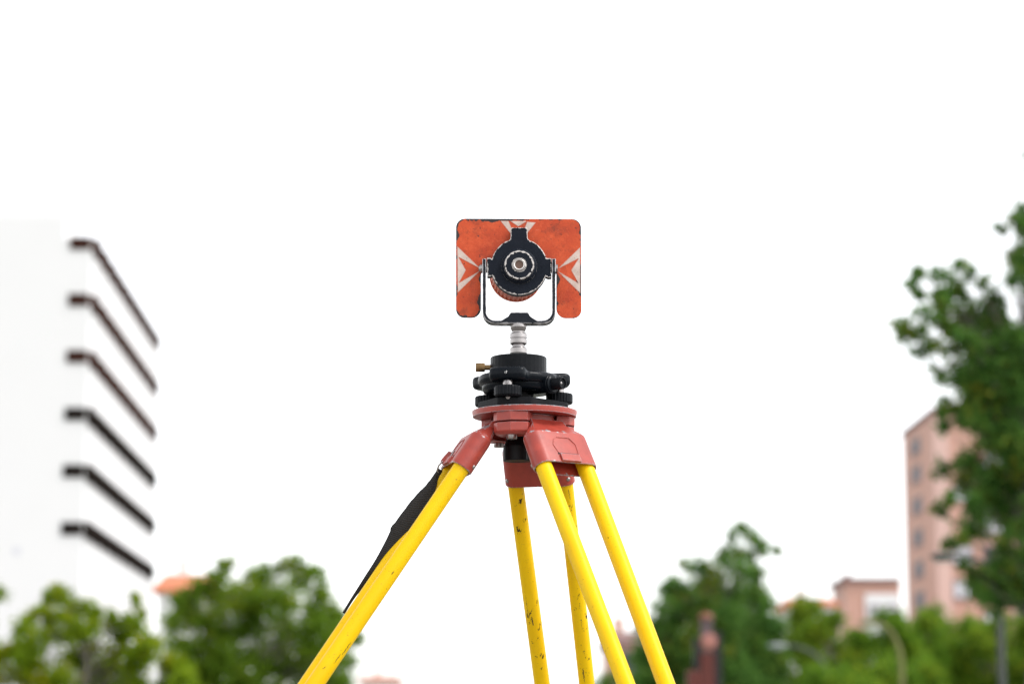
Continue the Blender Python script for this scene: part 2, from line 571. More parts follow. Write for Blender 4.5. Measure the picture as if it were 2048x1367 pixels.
# white tower on the left: end wall to the camera, long side wall with stacked balconies running away from it
def white_tower():
    Yc, slope, length = 136.0, -0.0378, 38.0
    c = P(111, 1060, Yc)
    t = empty('apartment_tower', (c.x, Yc, 0), 'tall white apartment tower with six dark balcony railings along its side', 'building')
    x0 = c.x
    top = P(111, 434, Yc).z
    dirv = Vector((slope, 1, 0)).normalized()
    nrm = Vector((dirv.y, -dirv.x, 0))                    # outwards, to the right
    a = Vector((x0, Yc, 0))
    wdt = 22.0
    pts = [a, a + dirv * length, a + dirv * length - nrm * wdt, a - nrm * wdt]
    MB().prism(pts, (0, 0, top)).build('wall', M['white_wall'], t, smooth=0)
    ppts = [p + Vector((0, 0, top)) for p in (a - nrm * 1.4 + dirv * 4, a - nrm * 1.4 + dirv * 16, a - nrm * 12 + dirv * 16, a - nrm * 12 + dirv * 4)]
    MB().prism(ppts, (0, 0, 0.9)).build('roof_penthouse', M['white_wall'], t, smooth=0)
    # parapet coping
    cp = [p + Vector((0, 0, top)) for p in (a - nrm * .06 + dirv * .06, a - nrm * .06 + dirv * (length - .06), a - nrm * (wdt - .06) + dirv * (length - .06), a - nrm * (wdt - .06) + dirv * .06)]
    MB().prism(cp, (0, 0, 0.22)).build('roof_coping', M['white_wall'], t, smooth=0)
    ys = [486, 599, 712, 827, 941, 1056]
    dep = 1.50
    hh = 0.41
    b = a + dirv * .02
    bay = [b + nrm * .002, b + nrm * dep, b + nrm * dep + dirv * (length - 1), b + nrm * .002 + dirv * (length - 1)]
    so = MB().prism(bay, (0, 0, top - 1.2)).build('balcony_bay', M['white_wall'], t, smooth=0)
    fr3 = (nrm, dirv, Vector((0, 0, 1)))
    n = 10
    step = (length - 2.5) / n
    for kk in range(6):
        zc = P(155, ys[kk], Yc).z if kk < 6 else P(155, 1056, Yc).z - 3.2 * (kk - 5)
        m = M['rail'] if kk < 3 else M['rail_black']
        zv = Vector((0, 0, zc))
        # railing round the end, then one panel per bay joined by rails
        MB().box(a + nrm * (dep / 2 + .16) - dirv * .02 + zv, (dep / 2 - .16, .038, hh * .9), fr3).build('railing_panel', m, so, smooth=0)
        for q in range(n):
            s0 = 0.4 + step * q
            MB().box(a + nrm * (dep + .15) + dirv * (s0 + step * .35) + zv, (.17, step * (.30 if kk < 3 else .36), hh * (.95 if kk < 3 else 1.05)), fr3).build('railing_panel', m, so, smooth=0)
        for dz in (.2, -.2):
            MB().box(a + nrm * (dep + .012) + dirv * (length / 2 - .6) + zv + Vector((0, 0, dz)), (.022, length / 2 - .9, .13), fr3).build('handrail', M['rail_light'] if kk < 3 else m, so, smooth=0)
        # thin slab edge below each railing
        MB().box(a + nrm * (dep + .01) + dirv * (length / 2 - .6) + zv - Vector((0, 0, 1.15)), (.03, length / 2 - .6, .06), fr3).build('slab_edge', M['white_wall'], so, smooth=0)
    v = P(30, 1101, Yc - .04)
    MB().box(v, (.30, .05, .22)).build('wall_vent', M['blind'], t, smooth=0, bevel=.02)
    return t


white_tower()


def window(parent, c, ax, w, h, mat_glass):
    """ax: (along wall, outwards)"""
    u, n = ax
    z = Vector((0, 0, 1))
    fr = MB()
    fr.box(c + n * .04 + z * (h / 2), (w / 2 + .08, .06, .08), (u, n, z))
    fr.box(c + n * .06 - z * (h / 2), (w / 2 + .14, .10, .07), (u, n, z))
    for s in (-1, 1):
        fr.box(c + n * .04 + u * (s * w / 2), (.08, .06, h / 2 - .083), (u, n, z))
    fo = fr.build('window', M['frame'], parent, smooth=0)
    MB().box(c + n * .01, (w / 2 - .083, .03, h / 2 - .083), (u, n, z)).build('pane', mat_glass, fo, smooth=0)
    MB().box(c + n * .05, (.035, .035, h / 2 - .085), (u, n, z)).build('mullion', M['frame'], fo, smooth=0)


# salmon brick block on the right
def brick_block():
    Yc = 200.0
    c = P(1868, 825, Yc)
    t = empty('brick_apartment_block', (c.x, Yc, 0), 'tall salmon brick apartment block with a column of small windows, behind the tall tree', 'building')
    X, top = c.x, c.z
    MB().prism([Vector((X, Yc, 0)), Vector((X + 15, Yc, 0)), Vector((X + 15, Yc + 16, 0)), Vector((X, Yc + 16, 0))], (0, 0, top)).build('wall', M['brick'], t, smooth=0)
    sm = MB()
    wbox(sm, X - .06, X - .003, Yc + .05, Yc + 16, 0, top - .3)
    sm.build('rendered_side_wall', M['pale_render'], t, smooth=0)
    wbox(MB(), X - .10, X + 1.1, Yc - .10, Yc + .55, 0, top - .4).build('corner_pilaster', M['pilaster'], t, smooth=0)
    wbox(MB(), X - .18, X + 15.2, Yc - .2, Yc + 16.2, top, top + .45).build('roof_coping', M['cornice'], t, smooth=0)
    for py in (893, 948, 1011, 1075, 1138, 1199, 1262, 1325):
        z = P(1832, py, Yc + 9).z
        window(t, Vector((X - .06, Yc + 9.0, z)), (Vector((0, 1, 0)), Vector((-1, 0, 0))), 4.2, 1.25, M['glass'])
    for i, py in enumerate((860, 921, 985, 1047, 1110, 1178, 1240, 1300)):
        for j, px in enumerate((1926, 1988, 2050, 2112)):
            q = P(px, py, Yc)
            if q.x > X + 14 or (px == 1926 and i not in (2, 4, 5)):
                continue
            window(t, Vector((q.x, Yc, q.z)), (Vector((1, 0, 0)), Vector((0, -1, 0))), 1.5, 1.45, M['blind'] if (i * 3 + j) % 4 != 1 else M['glass'])
    return t


brick_block()


def low_wing():
    Yc = 192.0
    a, b = P(1690, 1164, Yc), P(1803, 1164, Yc)
    t = empty('low_brick_building', (a.x, Yc, 0), 'low red brick building with a pale panel, left of the brick tower', 'building')
    top = a.z
    wbox(MB(), a.x, b.x - .1, Yc, Yc + 7.5, 0, top).build('wall', M['brick'], t, smooth=0)
    wbox(MB(), a.x - .3, b.x - .1, Yc - .3, Yc + 7.8, top, top + .35).build('cornice', M['cornice'], t, smooth=0)
    wbox(MB(), a.x - .12, a.x + .45, Yc - .12, Yc + .45, top + .35, top + .65).build('corner_finial', M['cornice'], t, smooth=0)
    p0, p1 = P(1730, 1187, Yc), P(1802, 1260, Yc)
    wbox(MB(), p0.x, p1.x - .05, Yc - .12, Yc - .002, p1.z - 5, p0.z).build('wall_panel', M['white_wall'], t, smooth=0)
    for px in (1750, 1782):
        q = P(px, 1222, Yc)
        window(t, Vector((q.x, Yc - .12, q.z)), (Vector((1, 0, 0)), Vector((0, -1, 0))), .8, .9, M['blind'])


low_wing()


def house(name, label, px0, px1, pyroof, pyeave, Y, wall, roofmat, depth=8.0, hip=0.12, win=()):
    a, b = P(px0, pyeave, Y), P(px1, pyeave, Y)
    zr = P(px0, pyroof, Y + depth / 2).z
    t = empty(name, (a.x, Y, 0), label, 'building')
    wbox(MB(), a.x + .25, b.x - .25, Y + .3, Y + depth - .3, 0, a.z).build('wall', wall, t, smooth=0)
    L = b.x - a.x
    r = MB()
    z = a.z + .003
    v = [(a.x, Y, z), (b.x, Y, z), (b.x, Y + depth, z), (a.x, Y + depth, z)]
    up = [(x, y, z + .18) for x, y, _ in v]
    rg = [(a.x + L * hip, Y + depth / 2, zr), (b.x - L * hip, Y + depth / 2, zr)]
    r.add(v + up + rg, [(3, 2, 1, 0), (0, 1, 5, 4), (1, 2, 6, 5), (2, 3, 7, 6), (3, 0, 4, 7), (4, 5, 9, 8), (6, 7, 8, 9), (5, 6, 9), (7, 4, 8)])
    ro = r.build('roof', roofmat, t, smooth=0)
    wbox(MB(), a.x + L * .3, a.x + L * .3 + .5, Y + depth / 2 - .25, Y + depth / 2 + .25, zr - .3, zr + .7).build('chimney', wall, ro, smooth=0)
    for px, py in win:
        q = P(px, py, Y + .3)
        window(t, Vector((q.x, Y + .3, q.z)), (Vector((1, 0, 0)), Vector((0, -1, 0))), 1.0, 1.3, M['glass'])
    return t


house('tiled_house', 'white house with an orange tiled roof behind the left trees', 303, 402, 1148, 1184, 105, M['white_wall'], M['roof_tile'], 7, .05, ((380, 1212),))
house('distant_pale_house', 'pale house with an orange roof beside the low brick building', 1575, 1683, 1196, 1212, 150, M['white_wall'], M['roof_tile'], 8, .1, ((1655, 1245),))
house('distant_pink_house', 'small pinkish house glimpsed between the yellow tripod legs', 1205, 1300, 1262, 1290, 120, M['pale_render'], M['cornice'], 7, .15, ((1262, 1330),))
house('distant_red_house', 'tiny far red-roofed house low down right of the dark left tree', 715, 800, 1352, 1362, 150, M['white_wall'], M['roof_tile'], 7, .15)


# ------------------------------------------------------------------ trees
def crown(name, clumps, leaf, mat, parent, cover=3.0, seed=1, flat=0.85):
    rng = np.random.default_rng(seed)
    cs, rs, ns = [], [], []
    for c, r in clumps:
        cs.append(tuple(c)); rs.append(r)
        ns.append(max(16, int(cover * math.pi * r * r / (leaf * leaf * 0.5))))
    cs, rs = np.array(cs), np.array(rs)
    idx = np.repeat(np.arange(len(cs)), ns)
    n = len(idx)
    d = rng.normal(size=(n, 3))
    d /= np.linalg.norm(d, axis=1)[:, None]
    rad = rs[idx] * rng.random(n) ** 0.55 * (1 + 0.40 * rng.normal(size=n))
    pos = cs[idx] + d * rad[:, None] * np.array([1, 1, flat])
    ax = rng.normal(size=(n, 3)) + d * 0.7
    ax[:, 2] -= 0.3
    ax /= np.linalg.norm(ax, axis=1)[:, None]
    up = rng.normal(size=(n, 3)) * 0.7 + np.array([0, 0, 1.0])
    sd_ = np.cross(ax, up)
    sd_ /= np.linalg.norm(sd_, axis=1)[:, None] + 1e-9
    nr = np.cross(sd_, ax)
    L = leaf * (0.65 + 0.7 * rng.random(n))[:, None]
    v = np.empty((n, 4, 3))
    v[:, 0] = pos
    v[:, 1] = pos + ax * L * 0.45 + sd_ * L * 0.32 + nr * L * 0.10
    v[:, 2] = pos + ax * L - nr * L * 0.12
    v[:, 3] = pos + ax * L * 0.45 - sd_ * L * 0.32 + nr * L * 0.10
    v = v.reshape(-1, 3) - np.array(tuple(origin_of(parent)))
    me = bpy.data.meshes.new(name)
    me.vertices.add(4 * n)
    me.vertices.foreach_set('co', v.ravel())
    me.loops.add(4 * n)
    me.loops.foreach_set('vertex_index', np.arange(4 * n, dtype=np.int32))
    me.polygons.add(n)
    me.polygons.foreach_set('loop_start', np.arange(0, 4 * n, 4, dtype=np.int32))
    me.update()
    me.validate()
    cr = rng.random(len(cs))
    colr = np.ones((n, 4))
    colr[:, 0] = np.clip(rng.random(n) * 0.6 + cr[idx] * 0.4, 0, 1)
    colr[:, 1] = np.clip(rng.random(n) * 0.55 + rng.random(len(cs))[idx] * 0.5, 0, 1)
    colr[:, 2] = rng.random(n)
    at = me.color_attributes.new('leaf', 'FLOAT_COLOR', 'POINT')
    at.data.foreach_set('color', np.repeat(colr, 4, axis=0).ravel())
    me.materials.append(mat)
    o = bpy.data.objects.new(name, me)
    col.objects.link(o)
    o.parent = parent
    return o


def tree(name, label, cat, Y, clumps, base_px, trunk_w, leaf, mat, depth, seed, cover=3.0, group=None, limbs=9, fork=0.45, lean=0.0):
    rnd = random.Random(seed)
    px2m = Y / FPX
    cl = []
    for c in clumps:
        px, py, r = c[:3]
        dy = c[3] if len(c) > 3 else rnd.uniform(-1, 1) * depth
        p = P(px, py, Y)
        cl.append((Vector((p.x, Y + dy, p.z)), r * px2m * 1.06))
    for c, r in list(cl):
        for _ in range(3):
            dv = Vector((rnd.gauss(0, 1), rnd.gauss(0, 1), rnd.gauss(0, 1))).normalized()
            cl.append((c + dv * r * rnd.uniform(.75, 1.15), r * rnd.uniform(.28, .5)))
    bx = P(base_px, 1400, Y).x
    t = empty(name, (bx, Y, 0), label, cat, group)
    top = max(c.z for c, r in cl)
    zlow = min(c.z - r for c, r in cl)
    zf = max(0.25, zlow * 0.75 + (top - zlow) * fork * 0.5)
    mb = MB()
    b = Vector((bx, Y, -0.05))
    f = Vector((bx + lean, Y, zf))
    r0 = trunk_w / 2
    mb.tube([b, b.lerp(f, .08), b.lerp(f, .5) + Vector((r0 * .4, 0, 0)), f, f.lerp(Vector((bx + lean, Y, top)), .45), f.lerp(Vector((bx + lean * 1.6, Y, top)), .8)],
            [r0 * 1.5, r0 * 1.1, r0, r0 * .85, r0 * .5, r0 * .12], 10)
    for c, r in cl[:len(clumps)]:
        s = min(0.95, max(0.0, (c.z - zf) / max(.1, top - zf) - .25))
        st = f.lerp(Vector((bx + lean * 1.2, Y, top)), s)
        mid = st.lerp(c, .5) + Vector((rnd.uniform(-.1, .1), rnd.uniform(-.1, .1), (c - st).length * .12))
        mb.tube([st, mid, c], [r0 * .30 * (1 - .6 * s), max(.006, r0 * .18 * (1 - .5 * s)), .004], 6)
    mb.build('trunk', M['bark'], t, smooth=60)
    crown('crown', cl, leaf, mat, t, cover, seed)
    return t


# tall leafy tree at the right edge
rt = [(1907, 584, 30), (1887, 548, 16), (1853, 532, 7), (1838, 545, 6), (1826, 572, 7), (1845, 580, 8), (1868, 598, 13), (1806, 650, 15), (1828, 662, 17), (1848, 690, 13),
      (1862, 622, 13), (1925, 560, 12), (1905, 545, 12), (1945, 615, 22), (1990, 598, 30), (2008, 572, 18), (2012, 610, 24), (2030, 648, 34), (1965, 655, 34), (1935, 660, 16), (1890, 705, 20), (1900, 690, 12),
      (1999, 455, 8), (2018, 468, 11), (2040, 476, 16), (2012, 522, 9), (2026, 536, 10), (2042, 548, 14), (2044, 500, 8), 
      (1893, 738, 22), (1915, 758, 28), (1955, 722, 34), (1990, 738, 42), (2032, 715, 36), (2032, 775, 42), (1952, 790, 36), (1985, 815, 40), (2022, 840, 40), (1912, 800, 20), (1893, 842, 15), (1875, 828, 8),
      (1938, 850, 24), (1985, 885, 32), (2036, 905, 40), (1896, 930, 18), (1922, 926, 18), (1945, 950, 30), (1985, 952, 34), (2022, 965, 34), (1895, 1010, 13), (1880, 1012, 8),
      (1938, 1020, 26), (1965, 1040, 32), (2000, 1005, 34), (1920, 1078, 12), (1945, 1055, 18), (1905, 1085, 9), (1940, 1135, 14), (1965, 1150, 26), (1995, 1130, 28), (2030, 1120, 34),
      (2040, 1175, 36), (1985, 1180, 28), (2012, 1200, 26), (2044, 1050, 20), (1960, 1185, 16), (2046, 1010, 22)]
rt += [(1825, 645, 12), (1848, 652, 12), (1872, 655, 13), (1882, 632, 12), (1868, 690, 12), (1880, 668, 10), (1925, 625, 22), (1950, 580, 12), (1975, 625, 24), (1930, 705, 26), (1970, 690, 34), (2010, 690, 36), (1940, 770, 30), (1975, 775, 36),
       (1945, 825, 26), (2000, 860, 36), (1965, 905, 30), (2030, 940, 36), (1960, 985, 28), (2040, 980, 30), (2035, 1030, 26), (2000, 1075, 22), (2020, 1150, 32), (1960, 745, 34), (2025, 800, 40), (2046, 860, 36), (2046, 740, 40), (2062, 270, 14), (2008, 462, 10), (2030, 462, 10), (2042, 520, 12)]
rt = [(x, y, r * (1.3 if x < 1900 and y < 720 else 1.0)) for x, y, r in rt]
rt += [(x + 8, y - 5, r * .8, .7) for x, y, r in rt if x > 1960 and r > 32]
rr = random.Random(3)
for k in range(70):
    yy = rr.uniform(300, 1210)
    half = 60 + 150 * math.sin(math.pi * min(1, max(0, (yy - 250) / 1000)))
    rt.append((rr.uniform(2075, 2075 + half), yy, rr.uniform(22, 46)))
tree('tall_tree', 'tall dark green leafy tree with a grey trunk at the right edge', 'tree', 30.0, rt, 2030, 0.13, 0.085, M['leaf_dark'], 0.75, 11, cover=5.2, limbs=16, fork=0.2, lean=0.28)

rm = [(1478, 1058, 13), (1465, 1068, 12), (1502, 1068, 16), (1520, 1090, 14), (1543, 1103, 9), (1530, 1100, 9), (1452, 1100, 14), (1478, 1108, 16), (1500, 1110, 12), (1448, 1130, 16), (1475, 1145, 22), (1505, 1150, 20),
      (1375, 1128, 13), (1392, 1140, 18), (1350, 1158, 16), (1328, 1178, 16), (1345, 1190, 22), (1410, 1165, 24), (1430, 1180, 26), (1475, 1185, 32), (1515, 1180, 24), (1535, 1205, 18), (1318, 1220, 20), (1345, 1230, 30), (1395, 1220, 36),
      (1445, 1235, 40), (1505, 1235, 36), (1540, 1245, 24), (1298, 1262, 22), (1320, 1280, 34), (1375, 1285, 44), (1440, 1295, 46), (1510, 1295, 44), (1550, 1300, 30), (1292, 1310, 28), (1330, 1335, 42), (1400, 1350, 48), (1470, 1355, 48), (1540, 1355, 40),
      (1290, 1360, 30), (1320, 1395, 36), (1400, 1405, 44), (1480, 1405, 44), (1545, 1400, 36)]
rm += [(x + 10, y + 6, r * .95, 1.0) for x, y, r in rm if r >= 24] + [(1360, 1205, 26), (1420, 1205, 30), (1330, 1255, 30), (1480, 1265, 36), (1410, 1260, 36), (1350, 1320, 36), (1525, 1325, 34), (1450, 1330, 36)]
tree('bushy_tree', 'broad dark green tree with a ragged top, just right of the tripod legs', 'tree', 70.0, rm, 1430, 0.3, 0.14, M['leaf_dark'], 1.5, 21, cover=6.5)
tree('round_tree', 'small rounded green tree between the ragged tree and the low brick building', 'tree', 72.0,
     [(1607, 1203, 16), (1625, 1215, 18), (1592, 1220, 18), (1610, 1235, 26), (1612, 1262, 30), (1590, 1275, 26), (1635, 1270, 24), (1605, 1310, 36), (1640, 1320, 30), (1600, 1360, 40), (1645, 1370, 34), (1620, 1410, 36)],
     1612, 0.22, 0.13, M['leaf_mid'], 0.9, 22, cover=6)
tree('low_tree', 'low dark green tree seen under the tripod between its back legs', 'tree', 74.0,
     [(1235, 1352, 16), (1210, 1365, 18), (1260, 1358, 16), (1185, 1378, 16), (1225, 1390, 28), (1255, 1390, 24), (1150, 1392, 18)], 1225, 0.15, 0.13, M['leaf_dark'], 0.7, 23, cover=6)

hedge = [(1665, 1240, 'mid', 64, 'dark leaf crown'), (1775, 1228, 'fresh', 60, ''), (1850, 1222, 'fresh', 66, ''), (1925, 1236, 'fresh', 69, ''), (1990, 1240, 'mid', 66, ''), (2070, 1228, 'mid', 64, '')]
hl = ['mid green small bushy tree below the low brick building', 'bright green bushy tree below the pale panel of the brick building',
      'fresh green bushy tree below the window column of the brick tower', 'green bushy tree just left of the tall tree trunk',
      'mid green bushy tree directly behind the tall tree trunk', 'green bushy tree at the right edge behind the tall tree trunk']
for k, (cx, ty, kind, Yh, _) in enumerate(hedge):
    rnd = random.Random(50 + k)
    cl = []
    for j in range(24):
        fy = j / 23.0
        hw = 22 + 50 * math.sin(min(1, fy * 2.2) * math.pi / 2)
        cl.append((cx + rnd.uniform(-hw, hw), ty + 8 + fy * 175 + rnd.uniform(-6, 6), rnd.uniform(16, 22) + fy * 12))
    tree('bushy_hedge_tree', hl[k], 'tree', Yh, cl, cx, 0.2, 0.13, M['leaf_' + kind], 0.9, 60 + k, cover=6, group='bushy trees in the row on the right')
# low bright shrub in front of the row
for k, (cx, ty, Yh, lab) in enumerate(((1690, 1325, 52, 'low fresh green shrub at the bottom edge, left of the arched pale lamp'), (1815, 1300, 54, 'low bright green shrub at the bottom edge, right of the arched pale lamp'))):
    rnd = random.Random(80 + k)
    cl = [(cx + rnd.uniform(-60, 60), ty + 24 + rnd.uniform(0, 110), rnd.uniform(20, 30)) for _ in range(16)]
    tree('low_shrub', lab, 'shrub', Yh, cl, cx, 0.08, 0.10, M['leaf_fresh'], 0.6, 90 + k, cover=6, group='low shrubs before the tree row')

ld = [(455, 1132, 14), (470, 1128, 9), (440, 1152, 22), (500, 1145, 20), (540, 1150, 20), (580, 1130, 16), (600, 1128, 16), (622, 1138, 15), (636, 1150, 12), (595, 1160, 26), (640, 1175, 16), (650, 1195, 14), (412, 1168, 20), (390, 1182, 22), (362, 1196, 18),
      (450, 1190, 36), (510, 1195, 40), (570, 1200, 40), (620, 1215, 34), (372, 1225, 28), (352, 1250, 20), (415, 1240, 44), (490, 1255, 50), (560, 1260, 50), (625, 1265, 42), (672, 1232, 20), (690, 1248, 20), (665, 1270, 30), (703, 1270, 16), (350, 1290, 26), (395, 1305, 44),
      (470, 1320, 52), (545, 1325, 52), (615, 1325, 48), (675, 1310, 30), (700, 1318, 16), (365, 1345, 40), (440, 1375, 52), (520, 1385, 52), (600, 1380, 50), (665, 1360, 34), (692, 1365, 18), (400, 1420, 40), (500, 1430, 44), (600, 1425, 40)]
tree('broad_tree', 'broad dark green tree left of the tripod legs, before the orange roof', 'tree', 55.0, ld, 520, 0.28, 0.12, M['leaf_mid'], 1.2, 31, cover=6)

ll = [(122, 1178, 11), (112, 1192, 15), (140, 1195, 17), (75, 1210, 14), (62, 1225, 12), (85, 1228, 18), (165, 1212, 20), (195, 1225, 20), (130, 1225, 26), (225, 1240, 22), (262, 1190, 6), (266, 1205, 7), (272, 1222, 9), (258, 1240, 14), (285, 1250, 16), (60, 1250, 20), (100, 1260, 32), (170, 1262, 34),
      (240, 1270, 30), (290, 1280, 24), (310, 1300, 26), (35, 1285, 24), (75, 1300, 36), (140, 1310, 42), (215, 1315, 40), (275, 1325, 34), (335, 1320, 22), (352, 1335, 22), (15, 1310, 26), (40, 1345, 40), (110, 1365, 46), (190, 1370, 46), (265, 1375, 40), (330, 1365, 34), (380, 1352, 18), (375, 1385, 30), (-20, 1340, 36), (60, 1410, 44), (160, 1425, 46), (260, 1425, 44), (340, 1415, 36)]
tree('yellow_green_shrub_tree', 'yellow-green bushy tree in the bottom left corner before the white tower', 'tree', 35.0, ll, 170, 0.16, 0.085, M['leaf_light'], 0.7, 41, cover=6)  # yellow-green is the leaf colour itself
tree('edge_tree', 'sliver of a green tree at the left edge above the yellow-green bush', 'tree', 38.0,
     [(-4, 1188, 12), (-14, 1200, 18), (-40, 1180, 26), (-70, 1150, 30), (-60, 1220, 34), (-100, 1200, 36), (-90, 1270, 40), (-130, 1250, 38), (-110, 1120, 26), (-8, 1100, 4)], -85, 0.14, 0.085, M['leaf_mid'], 0.5, 42, cover=6)


# ------------------------------------------------------------------ street lamps and red totem
def lamp(label, px, py, Y, span, drop, mat, head_mat, head_len=0.33):
    h = P(px, py, Y)
    base = Vector((h.x + span, Y, 0))
    t = empty('street_lamp', base, label, 'lamp', 'street lamps before the trees')
    pts, rad = [base, base + Vector((0, 0, max(.3, h.z - drop)))], [.055, .05]
    for k in range(1, 11):
        a = math.pi / 2 * k / 10
        pts.append(Vector((h.x + span * math.cos(a), Y, h.z - drop + drop * math.sin(a))))
        rad.append(.05 - .0018 * k)
    MB().tube(pts, rad, 10).build('pole', mat, t, smooth=60)
    MB().lathe(base, (0, 0, 1), [(.11, 0), (.11, .28), (.06, .34)], 16).build('pole_base', mat, t, smooth=40)
    hd = MB()
    x0, x1 = h.x + .04, h.x - head_len
    for rings in [[(x0, .035, .03), (x0 - .05, .07, .05), ((x0 + x1) / 2, .10, .065), (x1 + .06, .085, .05), (x1, .03, .02)]]:
        hd.loft([[Vector((x, Y + wy * math.cos(q * math.pi / 6), h.z + wz * math.sin(q * math.pi / 6))) for q in range(12)] for x, wy, wz in rings])
    ho = hd.build('lamp_head', head_mat, t, smooth=60)
    MB().box(((x0 + x1) / 2, Y, h.z - .062), (.11, .06, .012)).build('lamp_cover', M['lamp_glass'], ho, smooth=0, bevel=.005)
    return t


lamp('grey street lamp with a pale head before the ragged tree', 1572, 1290, 56, 0.95, 0.75, M['grey_metal'], M['lamp_head'], .42)
lamp('sand coloured arched street lamp before the bright green trees', 1750, 1244, 48, 0.50, 0.85, M['pale_metal'], M['pale_metal'])
lamp('grey street lamp head before the brick tower, beside the tall tree', 1905, 1112, 33, 0.62, 0.35, M['grey_metal'], M['grey_metal'], .30)


def totem():
    Y = 42.0
    u = Y / FPX
    c = P(1414, 1367, Y)
    t = empty('red_totem', (c.x, Y, 0), 'dark red post with a pink round disc and orange cap before the ragged tree', 'post')
    zt = P(1414, 1305, Y).z
    wbox(MB(), c.x - 13 * u, c.x + 14 * u, Y - .1, Y + .12, 0, zt).build('shaft', M['dark_red'], t, smooth=0, bevel=.01)
    wbox(MB(), c.x + 14.3 * u, c.x + 30 * u, Y - .06, Y + .14, 0, P(1414, 1262, Y).z).build('side_shadow', M['shade_and_bracket'], t, smooth=0, bevel=.01)  # shadow on the post's right side, built as a black box
    z2 = P(1414, 1236, Y).z
    wbox(MB(), c.x - 11 * u, c.x + 12 * u, Y - .08, Y + .1, zt, z2).build('upper_shaft', M['mauve'], t, smooth=0, bevel=.01)
    MB().lathe((c.x, Y, z2 - .01), (0, 0, 1), [(.125, 0), (.13, .03), (.11, .08), (.05, .115), (.01, .12)], 20).build('cap', M['orange_cap'], t, smooth=50)
    d = P(1418, 1282, Y - .1)
    MB().lathe((d.x, Y - .09, d.z), (0, -1, 0), [(15 * u, 0), (16 * u, .015), (16 * u, .03), (13 * u, .04)], 28).build('disc', M['pink_disc'], t, smooth=40)
    wbox(MB(), c.x - 40 * u, c.x - 13.5 * u, Y - .12, Y + .1, 0, P(1390, 1340, Y).z).build('lower_box', M['dark_red'], t, smooth=0, bevel=.03)
    wbox(MB(), c.x - 26 * u, c.x - 13.5 * u, Y - .05, Y + .08, P(1390, 1339, Y).z, P(1390, 1275, Y).z).build('grey_bracket', M['shade_and_bracket'], t, smooth=0, bevel=.01)


totem()

# ------------------------------------------------------------------ survey tripod
HC = W(1049, 807, 0)
HX, HY = HC.x, Y0
ZH = W(1049, 807, -104).z               # top of the tripod head
tri = empty('survey_tripod', (HX, HY, 0), 'yellow survey tripod with worn red head and black carry strap', 'tripod')
k = K
Zv = Vector((0, 0, 1))


def az(deg):
    """horizontal direction, degrees from the camera side, positive to the right"""
    a = math.radians(deg)
    return Vector((math.sin(a), -math.cos(a), 0))


def hp(deg, r, t=0.0, z=0.0):
    d = az(deg)
    tt = Vector((-d.y, d.x, 0))
    return Vector((HX, HY, ZH)) + d * (r * k) + tt * (t * k) + Vector((0, 0, z * k))


# flange disc with centre hole
fl = MB()
prof = [(34, -12), (34, 0), (102, 0), (104.5, -.8), (104.5, -3.2), (103, -12.5)]
rings = []
for r, z in prof:
    rings.append([Vector((HX, HY, ZH)) + Vector((math.cos(a) * r * k, math.sin(a) * r * k, z * k)) for a in [2 * math.pi * i / 96 for i in range(96)]])
rings.append(rings[0])
fl.loft(rings, False, False)
fe = [v_ for v_ in (0, .2, .7, .72, .2, 0, 0) for _ in range(96)]
head = fl.build('head_plate', M['casting'], tri, smooth=30, edge=fe)

BLOCKS = (-19, 101, 221)
for bdeg in BLOCKS:
    out = [(-36, 58), (-36, 84), (-24, 97), (6, 103), (37, 90), (37, 58)]
    up = MB().prism([hp(bdeg, r, t, -30.5) for t, r in out], (0, 0, 18.2 * k))
    up.build('hinge_block', M['casting'], tri, smooth=0, bevel=.0012)
    lo = MB()
    o2 = [(-36, 56), (-36, 83), (-24, 96), (6, 102), (37, 89), (37, 56)]
    lo.loft([[hp(bdeg, r - 7, t * .9, -57) for t, r in o2], [hp(bdeg, r, t, -51) for t, r in o2], [hp(bdeg, r, t, -33) for t, r in o2]])
    cb = lo.build('hinge_clamp', M['casting'], tri, smooth=0, bevel=.0014)
    MB().lathe(hp(bdeg, 78, 0, -57), (0, 0, -1), [(9, 0), (9, 0)] and [(10.5 * k, 0), (10.5 * k, 7 * k), (9.5 * k, 8.5 * k), (5 * k, 8.6 * k), (5 * k, 6 * k)], 24).build('bolt', M['ringsteel'], cb, smooth=40)

# inner ring under the head that ties the hinges together
rings = []
for r, z in [(30, -34), (30, -13), (62, -13), (62, -34)]:
    rings.append([Vector((HX, HY, ZH)) + Vector((math.cos(a) * r * k, math.sin(a) * r * k, z * k)) for a in [2 * math.pi * i / 64 for i in range(64)]])
rings.append(rings[0])
MB().loft(rings, False, False).build('head_ring', M['casting'], tri, smooth=30)

# fixing screw under the head
fx = W(1035, 850, 0).x
zt = W(1035, 850, 0).z
zz = lambda py: W(1035, py, 0).z - W(1035, 922, 0).z
MB().lathe((fx, HY, W(1035, 922, 0).z), (0, 0, 1),
           [(20 * k, 0), (27 * k, 0), (28.5 * k, 1.5 * k), (28.5 * k, zz(893)), (27 * k, zz(891)), (22 * k, zz(880)), (15 * k, zz(862)), (11 * k, zz(846)), (10 * k, zz(820))], 48,
           rmod=lambda i: 0.94 if i % 12 in (0, 1) else 1.0).build('fixing_screw', M['rubber'], tri, smooth=30)


def stadium(o, u, v, hw, ht, n=8):
    """rounded slab section: half width hw along u, half thickness ht along v"""
    pts = []
    for s, a0 in ((1, -90), (-1, 90)):
        for i in range(n + 1):
            a = math.radians(a0 + 180 * i / n)
            pts.append(o + u * ((s * (hw - ht) + ht * math.cos(a)) * k) + v * (ht * math.sin(a) * k))
    return pts


